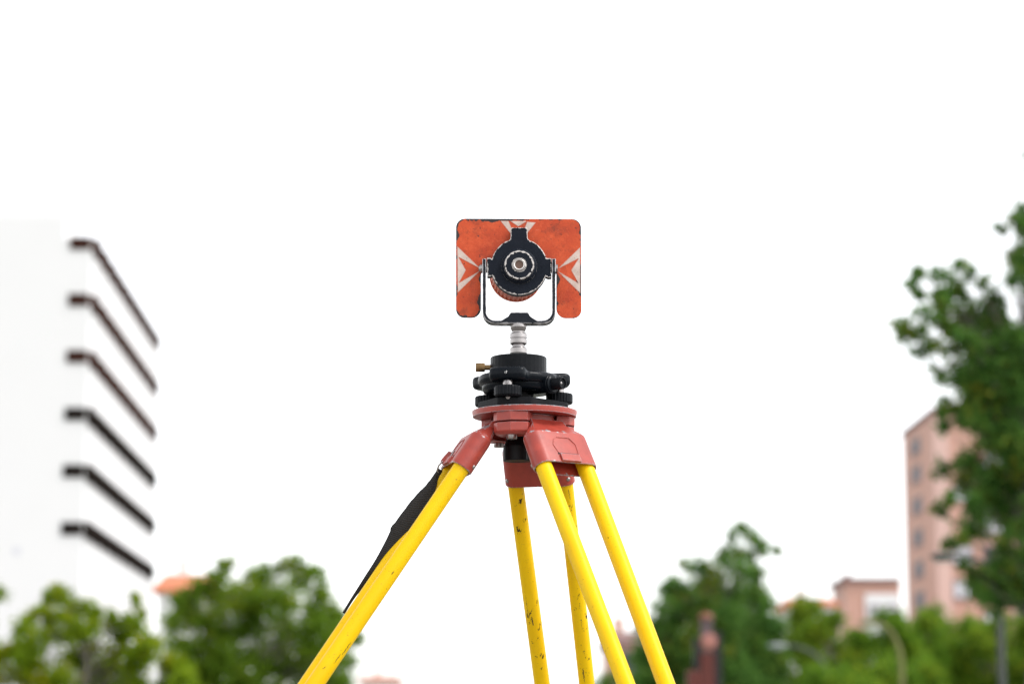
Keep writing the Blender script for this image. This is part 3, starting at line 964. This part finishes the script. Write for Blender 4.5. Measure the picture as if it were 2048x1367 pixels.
def rectish(o, u, v, hw, ht, n=8):
    pts = []
    for s in (1, -1):
        for i in range(n + 1):
            f = i / n * 2 - 1
            pts.append(o + u * (s * hw * k) + v * (s * f * ht * k))
    return pts


def half_gap(w):
    return 52.0 - .0085 * (w - 82)          # the two rods of a leg draw together towards the foot


LEGS = ((36, 30.0, 'rod'), (165.5, 27.6, 'rod_scuffed'), (-76, 34.0, 'rod'))
leg_frames = []
for deg, tilt, rodm in LEGS:
    d = az(deg)
    u = Vector((-d.y, d.x, 0))
    th = math.radians(tilt)
    a = d * math.sin(th) - Zv * math.cos(th)
    nrm = d * math.cos(th) + Zv * math.sin(th)           # outer face
    H = Vector((HX, HY, ZH)) + d * (79 * k) + Zv * (-33 * k)
    leg_frames.append((H, u, a, nrm))
    at = lambda w, H=H, a=a: H + a * (w * k)
    s = MB()
    R0 = rectish(at(-9) - nrm * (7 * k), u, nrm, 40, 7)
    R1 = rectish(at(4) - nrm * (7 * k), u, nrm, 41, 9)
    S1 = stadium(at(32), u, nrm, 68, 18.5)
    S2 = stadium(at(37), u, nrm, 71, 21.5)
    S2b = stadium(at(44), u, nrm, 71.5, 22)
    S3a = stadium(at(101), u, nrm, 72.5, 22.5)
    S3 = stadium(at(108), u, nrm, 72.7, 22.6)
    S3b = stadium(at(109.5), u, nrm, 72, 21.8)
    S4 = stadium(at(109.5), u, nrm, 70, 19.5)
    S5 = stadium(at(80), u, nrm, 69, 18.5)
    lofted = [(R0, 0), (R1, 0), (S1, .48), (S2, .55), (S2b, 0), (S3a, 0), (S3, .5), (S3b, .62), (S4, .6), (S5, 0)]
    s.loft([q[0] for q in lofted])
    so = s.build('leg_socket', M['casting'], tri, smooth=24, edge=[q[1] for q in lofted for _ in q[0]])
    # cast panel, raised outline on the outer face
    octo = [(-24, 0), (-30, 14), (-24, 32), (-10, 42), (14, 42), (26, 34), (28, 10), (16, -6), (-16, -6)]
    oc = lambda f, h: [at(56 + 17 + (y - 17) * f) + nrm * (h * k) + u * (x * f * k) for x, y in octo]
    MB().loft([oc(1, 21.6), oc(1, 23.4), oc(.94, 23.4), oc(.94, 21.6)], False, False).build('embossed_panel', M['casting_plain'], so, smooth=0)
    # latch tab at the lower edge
    tb = MB().box(at(101) + nrm * (24.2 * k), (23 * k, 8.5 * k, 3.6 * k), (u, a, nrm))
    tb.build('latch_tab', M['casting'], so, smooth=0, bevel=.0011)
    MB().box(at(90.5) + nrm * (22.6 * k), (25 * k, 1.8 * k, .6 * k), (u, a, nrm)).build('latch_slot', M['rubber'], so, smooth=0)
    for sgn in (-1, 1):
        # rivet on the inner corner of each sleeve
        rd = (u * (sgn * .62) - nrm * .78).normalized()
        rc = at(96) + u * (sgn * (72.5 - 22.5) * k) + rd * (22.2 * k)
        MB().lathe(rc, rd, [(4.4 * k, 0), (4.2 * k, 1.2 * k), (2.6 * k, 2.2 * k), (.3 * k, 2.5 * k)], 16).build('rivet', M['ringsteel'], so, smooth=50)
        # rods
        c0 = at(82) + u * (sgn * 52 * k)
        wend = (H.z - 0.62) / math.cos(th) / k
        n = 40
        rg = []
        for w in (82, wend):
            o = at(w) + u * (sgn * half_gap(w) * k)
            rg.append([o + u * (math.cos(2 * math.pi * i / n) * 16.4 * k) + nrm * (math.sin(2 * math.pi * i / n) * 16.8 * k) for i in range(n)])
        MB().loft(rg).build('leg_rod', M[rodm], tri, smooth=40)
    # lower leg: clamp, extension, shoe (below the picture)
    MB().loft([stadium(at(wend - 20), u, nrm, 76, 25), stadium(at(wend + 70), u, nrm, 76, 25)]).build('leg_clamp', M['casting'], tri, smooth=40, bevel=.002)
    wfoot = (H.z - 0.10) / math.cos(th) / k
    MB().loft([stadium(at(wend - 160), u, nrm, 33, 15), stadium(at(wfoot), u, nrm, 33, 15)]).build('extension_leg', M['rod'], tri, smooth=40)
    wg = (H.z + 0.01) / math.cos(th) / k
    MB().loft([stadium(at(wfoot - 40), u, nrm, 38, 19), stadium(at(wfoot + 20), u, nrm, 36, 18), stadium(at(wfoot + 60), u, nrm, 14, 13), stadium(at(wg), u, nrm, 3, 2.9)]).build('foot_spike', M['ringsteel'], tri, smooth=40)
    tw = at(wend + 25) + nrm * (26 * k)
    MB().lathe(tw, nrm, [(8 * k, 0), (8 * k, 16 * k), (22 * k, 16 * k), (24 * k, 22 * k), (22 * k, 34 * k)], 24).build('clamp_knob', M['rubber'], tri, smooth=40)

# dark scuffs rubbed into the back leg's left rod
def scuff(px0, py0, px1, py1, w0, leg, sgn, seed, parent=tri):
    H, u, a, nrm = leg_frames[leg]
    rnd = random.Random(seed)
    n = 22
    v, f = [], []
    cp = Vector((0, 0, EYE))
    def hit(px, py):
        dr = (RIGHT * ((px - 1024) / FPX) + UP * (-(py - 683.5) / FPX) + FWD).normalized()
        o = H + u * (sgn * half_gap((py - 850) * 1.15) * k)
        q = cp - o
        # ellipse in (u, nrm)
        A = (dr.dot(u) / (16.55 * k)) ** 2 + (dr.dot(nrm) / (16.95 * k)) ** 2
        B = 2 * (dr.dot(u) * q.dot(u) / (16.55 * k) ** 2 + dr.dot(nrm) * q.dot(nrm) / (16.95 * k) ** 2)
        C = (q.dot(u) / (16.55 * k)) ** 2 + (q.dot(nrm) / (16.95 * k)) ** 2 - 1
        D = B * B - 4 * A * C
        if D < 0:
            return None
        return cp + dr * ((-B - math.sqrt(D)) / (2 * A))
    for i in range(n):
        t = i / (n - 1)
        x, y = px0 + (px1 - px0) * t + rnd.uniform(-1, 1), py0 + (py1 - py0) * t
        w = w0 * (0.35 + 0.65 * math.sin(math.pi * t)) * rnd.uniform(.45, 1.15)
        p, q = hit(x - w, y), hit(x + w, y)
        if p is None or q is None:
            return
        v += [p, q]
    f = [(2 * i, 2 * i + 1, 2 * i + 3, 2 * i + 2) for i in range(n - 1)]
    MB().add(v, f).build('scuff_mark', M['scuff'], parent, smooth=60)


M['scuff'] = simple('dark_scuff', (0.055, 0.035, 0.008), 0.7, var=0.6, vscale=300)
for s_ in ((1049, 1188, 1052, 1204, 2.6, 1, 1, 1), (1052, 1203, 1055, 1226, 2.0, 1, 1, 2), (1055, 1218, 1059, 1247, 3.2, 1, 1, 3), (1063, 1232, 1066, 1250, 1.6, 1, 1, 4), (1060, 1286, 1062, 1296, 1.0, 1, 1, 5),
           (1137, 978, 1140, 998, 1.2, 1, -1, 6), (1143, 1018, 1146, 1032, 2.2, 1, -1, 7), (1160, 1205, 1163, 1222, 2.6, 1, -1, 8), (1163, 1238, 1167, 1262, 2.4, 1, -1, 9), (1170, 1280, 1173, 1286, 2.0, 1, -1, 10), (1168, 1300, 1173, 1312, 2.6, 1, -1, 11), (1166, 1335, 1169, 1362, 1.3, 1, -1, 12),
           (788, 1141, 783, 1148, 1.1, 2, 1, 13), (702, 1282, 684, 1309, .9, 2, 1, 15), (682, 1306, 668, 1326, .8, 2, 1, 16), (652, 1331, 645, 1337, .9, 2, 1, 17),
           (1104, 1010, 1106, 1016, .9, 0, 1, 19), (1190, 1035, 1193, 1042, .8, 0, -1, 20), (1310, 1332, 1312, 1340, 1.1, 0, -1, 21)):
    scuff(*s_)

# carry strap along the left leg
z4 = lambda x, y: (560 + x / 2.9275, 900 + y / 2.9275)
SL = [(930, 108), (905, 140), (860, 200), (803, 258), (735, 340), (664, 440), (617, 535), (560, 640), (492, 748), (432, 848), (372, 950)]
SR = [(948, 120), (922, 165), (905, 235), (860, 320), (810, 400), (755, 490), (700, 580), (640, 665), (540, 755), (450, 838), (374, 952)]
SDP = [-4, -8, -12, -16, -18, -18, -16, -12, -2, 12, 30]
sv, sf, suv = [], [], []
NS = 60
NW = 6
def interp(arr, t):
    x = t * (len(arr) - 1)
    i = min(int(x), len(arr) - 2)
    f_ = x - i
    q = lambda j: arr[min(max(j, 0), len(arr) - 1)]
    def cr(a_, b_, c_, d_):
        return 0.5 * ((2 * b_) + (-a_ + c_) * f_ + (2 * a_ - 5 * b_ + 4 * c_ - d_) * f_ ** 2 + (-a_ + 3 * b_ - 3 * c_ + d_) * f_ ** 3)
    if isinstance(arr[0], tuple):
        return tuple(cr(q(i - 1)[m], q(i)[m], q(i + 1)[m], q(i + 2)[m]) for m in range(len(arr[0])))
    return cr(q(i - 1), q(i), q(i + 1), q(i + 2))
acc = 0
prev = None
rs_ = random.Random(5)
for i in range(NS + 1):
    t = i / NS
    l, r, dp = interp(SL, t), interp(SR, t), interp(SDP, t)
    jl = rs_.uniform(-1.6, 1.6) if 4 < i < 26 else 0
    jl += -7 if i in (30, 31) else 0
    mid = W(*z4((l[0] + r[0]) / 2, (l[1] + r[1]) / 2), dp)
    acc += (mid - prev).length if prev else 0
    prev = mid
    wd = math.hypot(r[0] - l[0], r[1] - l[1]) / 2.9275 * k
    for j in range(NW + 1):
        f_ = j / NW
        x, y = l[0] + jl * (1 - f_) + (r[0] - l[0]) * f_, l[1] + (r[1] - l[1]) * f_
        bow = -3.5 * math.sin(math.pi * f_)
        sv.append(W(*z4(x, y), dp + bow + (4 * (f_ - .5))))
        suv.append((acc * 170, f_ * wd * 170))
for i in range(NS):
    for j in range(NW):
        b0 = i * (NW + 1) + j
        sf.append((b0, b0 + 1, b0 + NW + 2, b0 + NW + 1))
st = mesh('carry_strap', sv, sf, M['strap'], tri, smooth=60)
uvl = st.data.uv_layers.new(name='UVMap')
for lp in st.data.loops:
    uvl.data[lp.index].uv = suv[lp.vertex_index]
sm_ = st.modifiers.new('thickness', 'SOLIDIFY')
sm_.thickness = 0.0018
# added block standing for the rear sleeve end, then strap ring and pin
sleeve_end = MB()
lp_ = [W(x, y, -18) for x, y in ((903, 903), (897, 901), (884, 916), (880, 922), (886, 926), (905, 921))]
sleeve_end.prism(lp_, (0, 26 * k, 0))
sleeve_end.build('rear_sleeve_end', M['casting'], tri, smooth=0, bevel=.001)
ring_pts = [W(x, y, dp) for x, y, dp in ((893, 920, -8), (884, 923, -18), (877, 931, -18), (874, 941, -14), (877, 946, -8), (883, 940, -4), (888, 930, -2), (894, 924, -4))]
MB().tube(ring_pts + [ring_pts[0]], 1.9 * k, 8).build('strap_ring', M['ringsteel'], tri, smooth=60)
MB().tube([W(898, 918, -22), W(905, 906, -22), W(909, 900, -22)], 2.0 * k, 8).build('buckle_pin', M['steel'], tri, smooth=60)

# ------------------------------------------------------------------ tribrach
TX = W(1037, 750, 0).x
TY = Y0
tb_root = empty('tribrach', (TX, TY, ZH), 'black tribrach with three levelling screws between tripod head and target', 'tribrach')


def tp(deg, r, t=0.0, z=0.0):
    d = az(deg)
    tt = Vector((-d.y, d.x, 0))
    return Vector((TX, TY, z)) + d * (r * k) + tt * (t * k)


SA = (-14.3, 105.7, 225.7)
ZB1 = W(1044, 793, -88).z            # top of the base plate
# base plate: flat-sided plate with cut corners
bp = round_poly([(-40, -88, 10), (26, -88, 10), (98, -10, 10), (100, 32, 10), (42, 88, 10), (-38, 88, 10), (-80, 22, 8), (-80, -12, 8)], 5)
bpl = lambda z, f: [Vector((TX + (9 + (x - 9) * f) * k, TY + y * f * k, z)) for x, y in bp]
MB().loft([bpl(ZH + .0006, 1), bpl(ZB1 - .001, 1), bpl(ZB1, .985)]).build('base_plate', M['base'], tb_root, smooth=25)
# centre column with spring plate
zc0, zc1 = ZB1 + .0004, W(1037, 752, 0).z
MB().lathe((TX, TY, zc0), (0, 0, 1), [(36 * k, 0), (36 * k, 3 * k), (30 * k, 4 * k), (31 * k, zc1 - zc0)], 40).build('centre_column', M['rubber'], tb_root, smooth=30)
# body
zb0 = W(1016, 757.5, -104).z
zb1 = W(1016, 730, -104).z
zmid = zb1 - .006
body = MB()


def body_ring(z, grow, topring=False):
    pts = []
    n = 144
    for i in range(n):
        a = 360.0 * i / n
        c = math.cos(math.radians(3 * (a - SA[0]))) * .5 + .5
        c = 1 / (1 + math.exp(-24 * (c - .66)))
        r = 81 + 23 * c + grow
        dz = (-4.5 * k) * (1 - c) if topring else 0
        pts.append(tp(a, r, 0, z + dz))
    return pts


body.loft([body_ring(zb0, -9), body_ring(zb0 + 2 * k, -4), body_ring(zb0 + 6 * k, -1), body_ring(zb0 + 12 * k, 0), body_ring(zb1 - 9 * k, 0, True), body_ring(zb1 - 4 * k, -1.5, True), body_ring(zb1 - 1.2 * k, -5, True), body_ring(zb1, -11, True), body_ring(zb1 + .5 * k, -30, True), body_ring(zb1, -60)])
body.lathe((TX, TY, zb0 - 14 * k), (0, 0, 1), [(60 * k, 0), (68 * k, 1.5 * k), (72 * k, 6 * k), (74 * k, 18 * k), (72 * k, 22 * k)], 72)
bo = body.build('body', M['body'], tb_root, smooth=60)
# optical plummet: housing, ring and eyepiece
pa = 51
pz = W(1104, 768, -45).z
pc = Vector((TX, TY, pz))
hd = az(pa)
MB().lathe(pc + hd * (20 * k), hd, [(17 * k, 0), (17 * k, 50 * k), (16 * k, 55 * k)], 40).build('plummet_housing', M['body'], tb_root, smooth=40)
pe0 = W(1104, 768, -52)
pl = MB().lathe(pe0 - hd * (8 * k), hd, [(18 * k, 0), (18.5 * k, 4 * k), (18.5 * k, 6 * k), (17 * k, 7 * k), (18 * k, 8 * k), (18 * k, 11 * k), (15 * k, 13 * k)], 40)
plo = pl.build('plummet_ring', M['body'], tb_root, smooth=30)
MB().lathe(pe0 + hd * (4 * k), hd, [(12 * k, 0), (12.5 * k, 22 * k), (11.5 * k, 24 * k), (9.5 * k, 24 * k), (8.5 * k, 21 * k), (3 * k, 20 * k)], 36, rmod=lambda i: .97 if i % 3 == 0 else 1.0).build('plummet_eyepiece', M['black'], plo, smooth=30)
MB().lathe(pe0 + hd * (24.1 * k), hd, [(3.2 * k, 0), (2.2 * k, .6 * k), (.2 * k, .9 * k)], 16).build('eyepiece_lens', M['steel'], plo, smooth=50)

# levelling screws
zk = W(1016, 779, -108).z
first = None
for i, sa in enumerate(SA):
    c = tp(sa, 85, 0, zk)
    kn = MB().lathe(c - Zv * (11 * k), (0, 0, 1), [(17 * k, 0), (24.5 * k, 1 * k), (27 * k, 4 * k), (27 * k, 19 * k), (25.5 * k, 21.5 * k), (22 * k, 22.5 * k), (10 * k, 22.6 * k)], 120,
                    rmod=lambda j: 1.0 if j % 5 else .965)
    ko = kn.build('levelling_screw', M['black'], tb_root, smooth=30)
    MB().lathe(c + Zv * (11.7 * k), (0, 0, 1), [(9.6 * k, 0), (9.8 * k, 1 * k), (9.8 * k, 10 * k), (9 * k, 14 * k)], 32).build('screw_collar', M['steel'], ko, smooth=40)
    MB().lathe(c - Zv * (11.2 * k), (0, 0, -1), [(7 * k, 0), (6 * k, 4 * k), (3 * k, (zk - ZB1) - 11.4 * k)], 20).build('screw_tip', M['ringsteel'], ko, smooth=40)
    if i == 0:
        first = (c, ko)


def text_mesh(name, txt, size, loc, mat, parent, rot=None):
    cu = bpy.data.curves.new(name, 'FONT')
    cu.body = txt
    cu.size = size
    cu.extrude = 0.00005
    cu.align_x = 'CENTER'
    cu.align_y = 'CENTER'
    tmp = bpy.data.objects.new(name + '_curve', cu)
    col.objects.link(tmp)
    dg = bpy.context.evaluated_depsgraph_get()
    me = bpy.data.meshes.new_from_object(tmp.evaluated_get(dg))
    bpy.data.objects.remove(tmp)
    o = bpy.data.objects.new(name, me)
    me.materials.clear()
    me.materials.append(mat)
    col.objects.link(o)
    o.parent = parent
    o.location = Vector(loc) - origin_of(parent)
    o.rotation_euler = rot or (math.radians(90), 0, 0)
    return o


# circled 2 on the front collar
fc = first[0] + Vector((-2.4 * k, -9.75 * k, 18.0 * k))
text_mesh('number_mark', '2', 5.2 * k, fc, M['black_ink'], first[1], (math.radians(90), 0, math.radians(-14)))
cr_ = [fc + Vector((3.4 * k * math.cos(t), 0.9 * k * abs(math.cos(t)) * (-.2), 3.4 * k * math.sin(t))) for t in [2 * math.pi * i / 24 for i in range(25)]]
MB().tube(cr_, .3 * k, 5).build('number_circle', M['black_ink'], first[1], smooth=60)
# small white stroke and arrow mark on the front lobe
mz = W(1012, 743, -110.5).z
def lobe_y(dx):
    return TY - 104.6 * k
for nm, pts in (('arrow_mark', [(1010, 742, 1010, 746)]), ('arrow_mark', [(1013, 740.5, 1013, 746)]), ('arrow_mark', [(1011.6, 742.6, 1014.6, 741.8)])):
    for x0, y0, x1, y1 in pts:
        a_, b_ = W(x0, y0, 0), W(x1, y1, 0)
        for q in (a_, b_):
            pass
        dpx = -104.6
        # project onto the curved lobe face
        def on(px, py):
            best = W(px, py, dpx)
            return best
        MB().tube([on(x0, y0), on(x1, y1)], .42 * k, 6).build(nm, M['white_ink'], bo, smooth=60)

# adapter cylinder and brass clamp screw
za0, za1 = zb1 + .0005, W(1037, 706, -56).z
MB().lathe((TX, TY, za0 - 4 * k), (0, 0, 1), [(54 * k, 0), (56.5 * k, 1.5 * k), (56.5 * k, za1 - za0 + 2 * k), (55 * k, za1 - za0 + 4 * k), (20 * k, za1 - za0 + 4.5 * k)], 36).build('adapter_drum', M['black'], tb_root, smooth=8)
bz = W(961, 734.5, 0).z
bx_ = W(980, 734, 0).x
b0_ = Vector((bx_ + 3 * k, TY, bz))
bo_ = MB().lathe(b0_, (-1, 0, 0), [(5.4 * k, 0), (5.4 * k, 12 * k), (5.4 * k, 13 * k), (8.6 * k, 13.3 * k), (9 * k, 15 * k), (9 * k, 30 * k), (8.2 * k, 31.5 * k), (4 * k, 31.6 * k)], 60,
                 rmod=lambda i: 1.0 if i % 2 else .965).build('brass_clamp_screw', M['brass'], tb_root, smooth=30)

# ------------------------------------------------------------------ prism target
zs = lambda py: W(1037, py, 0).z
stem_base = Vector((TX, TY, za1 + .0009))
pt = empty('prism_target', stem_base, 'orange and white reflector prism target in a worn black yoke on steel stem', 'survey target')
zb_ = stem_base.z
sp = [(17, 706), (17.2, 697), (16.6, 696), (13, 694), (12.6, 691), (17, 687), (17.2, 685.5), (17.2, 679), (16.2, 678), (16.2, 676.6), (17.2, 675.8), (17.2, 668), (16.2, 666.5), (12.8, 665), (12.8, 663), (16.4, 656), (16.6, 654), (16.6, 648.6)]
MB().lathe((TX, TY, 0), (0, 0, 1), [(r * k, max(zb_, zs(py))) for r, py in sp], 56).build('stem', M['steel'], pt, smooth=25)

# yoke
yo = [(964.8, 517, 0), (964.8, 646, 24), (1111.3, 646, 24), (1111.3, 517, 0), (1104.2, 517, 0), (1104.2, 640.5, 19), (1075, 640.5, 8), (1061, 632, 5), (1056.5, 624, 4), (1021, 624, 4), (1016.5, 632, 5), (1002, 640.5, 8), (972.2, 640.5, 19), (972.2, 517, 0)]
out = [W(x, y, -17) for x, y in round_poly(yo, 6)]
faced_prism('yoke', out, 34 * k, 1.9 * k, M['yoke'], pt, side=.45, ch=.0006, rim=.75)
# pivot screws
for sgn, px in ((-1, 965), (1, 1111)):
    c = W(px, 537, 0)
    sc = MB().lathe(c - Vector((sgn * 10 * k, 0, 0)), (sgn, 0, 0), [(6.5 * k, 0), (6.5 * k, 10 * k), (9 * k, 10.5 * k), (9 * k, 14 * k), (6.5 * k, 17.5 * k) if sgn < 0 else (7 * k, 14.5 * k), (1 * k, 18 * k if sgn < 0 else 14.6 * k)], 24)
    sc.build('pivot_screw', M['ringsteel'], pt, smooth=40)

# target plate with its notch
pl_ = [(912, 437, 18), (1162, 438, 18), (1163, 636, 17), (1112.6, 636, 19), (1112.6, 545, 4), (962, 545, 4), (962, 635.5, 19), (912, 635, 17)]
po = [W(x, y, 10) for x, y in round_poly(pl_, 8)]
plate = faced_prism('target_plate', po, 2.6 * k, 12 * k, M['plate'], pt, side=1.0, ch=.0003)
z1 = lambda x, y: (890 + x / 4.557, 420 + y / 4.557)
marks = [[(112, 330), (322, 532), (124, 428), (190, 546), (128, 662), (322, 550), (116, 752)],
         [(1232, 338), (1026, 536), (1218, 440), (1150, 548), (1216, 665), (1020, 550), (1234, 758)],
         [(508, 96), (660, 290), (582, 96), (668, 150), (746, 104), (684, 290), (826, 118), (790, 96)]]
for mk_ in marks[:2]:
    o_ = [W(*z1(x, y), 10 - .35) for x, y in mk_]
    MB().prism(o_, (0, .3 * k, 0)).build('white_marking', M['mark'], plate, smooth=0)
for tri_ in ([(505, 98), (655, 285), (660, 280), (578, 98)], [(592, 98), (668, 150), (742, 104), (738, 98)], [(748, 106), (684, 280), (690, 285), (828, 112)]):
    o_ = [W(*z1(x, y), 10 - .35) for x, y in tri_]
    MB().prism(o_, (0, .3 * k, 0)).build('white_marking', M['mark'], plate, smooth=0)

# black mount: disc with ears and a tab
mc = (676.0, 514.0)
R_ = 258.0
def arc(p, q, n, cw=True):
    a0 = math.atan2(p[1] - mc[1], p[0] - mc[0]); a1 = math.atan2(q[1] - mc[1], q[0] - mc[0])
    if cw:
        while a1 < a0: a1 += 2 * math.pi
    return [(mc[0] + R_ * math.cos(a0 + (a1 - a0) * i / n), mc[1] + R_ * math.sin(a0 + (a1 - a0) * i / n)) for i in range(n + 1)]
mo = [(600, 168), (608, 160), (742, 160), (750, 168), (752, 250), (760, 268), (775, 280)]
mo += arc((795, 286), (926, 436), 10)
mo += [(935, 438), (970, 440), (970, 612), (940, 614)]
mo += arc((918, 604), (430, 596), 30)
mo += [(410, 604), (384, 604), (384, 434), (415, 436)]
mo += arc((425, 445), (556, 286), 10)
mo += [(578, 280), (594, 266), (598, 250)]
# keep outline order consistent
mpts = [W(*z1(x, y), -14) for x, y in mo]
mount = faced_prism('prism_mount', mpts, 22 * k, 3.6 * k, M['black_paint'], pt, side=.30, ch=.0006, rim=.8)
# ribbed orange prism ring behind the mount
ang = math.radians(4.3)
rc = W(1038.5, 532.8, 0)
rc.y = Y0 + 9 * k
pr = MB().lathe(rc, (-math.sin(ang), math.cos(ang), 0), [(52.5 * k, 0), (52.5 * k, 86 * k)], 216, rmod=lambda i: 1.0 if i % 6 < 3 else .965)
pr.lathe(rc, (-math.sin(ang), math.cos(ang), 0), [(50 * k, 86 * k), (53.4 * k, 86.2 * k), (54 * k, 88 * k), (54 * k, 93 * k), (52.5 * k, 95 * k), (44 * k, 95 * k)], 108)
pr.build('prism_ring', M['ring'], pt, smooth=20)
# stepped bezel, steel bush and bore
bc = W(1038.4, 532.6, -14)
bz_ = MB().lathe(bc, (0, -1, 0), [(36 * k, 0), (35.5 * k, 3 * k), (31.5 * k, 8 * k, .1), (30 * k, 9 * k, .2), (29.5 * k, 15 * k, .55), (28.5 * k, 16 * k, .85), (27.5 * k, 16 * k, .8), (23.5 * k, 16 * k, 0), (16.5 * k, 16 * k, 0), (14 * k, 16 * k, .85), (14 * k, 12 * k, .8)], 64)
bz_ = bz_.build('bezel', M['black_paint'], pt, smooth=25, edge=bz_.e)
MB().lathe(bc, (0, -1, 0), [(13 * k, 10 * k), (13 * k, 16.3 * k), (12 * k, 16.6 * k), (11.6 * k, 18 * k), (10.5 * k, 19.5 * k), (8.6 * k, 19 * k), (8.4 * k, 17.5 * k), (8.2 * k, 2 * k)], 48, cap1=False).build('bush', M['bush'], bz_, smooth=40)
MB().lathe(bc, (0, -1, 0), [(8.15 * k, 17 * k), (7.9 * k, 3 * k), (3 * k, 2.9 * k), (2.6 * k, 4.5 * k), (.2 * k, 4.6 * k)], 32).build('bore', M['bore'], bz_, smooth=40)
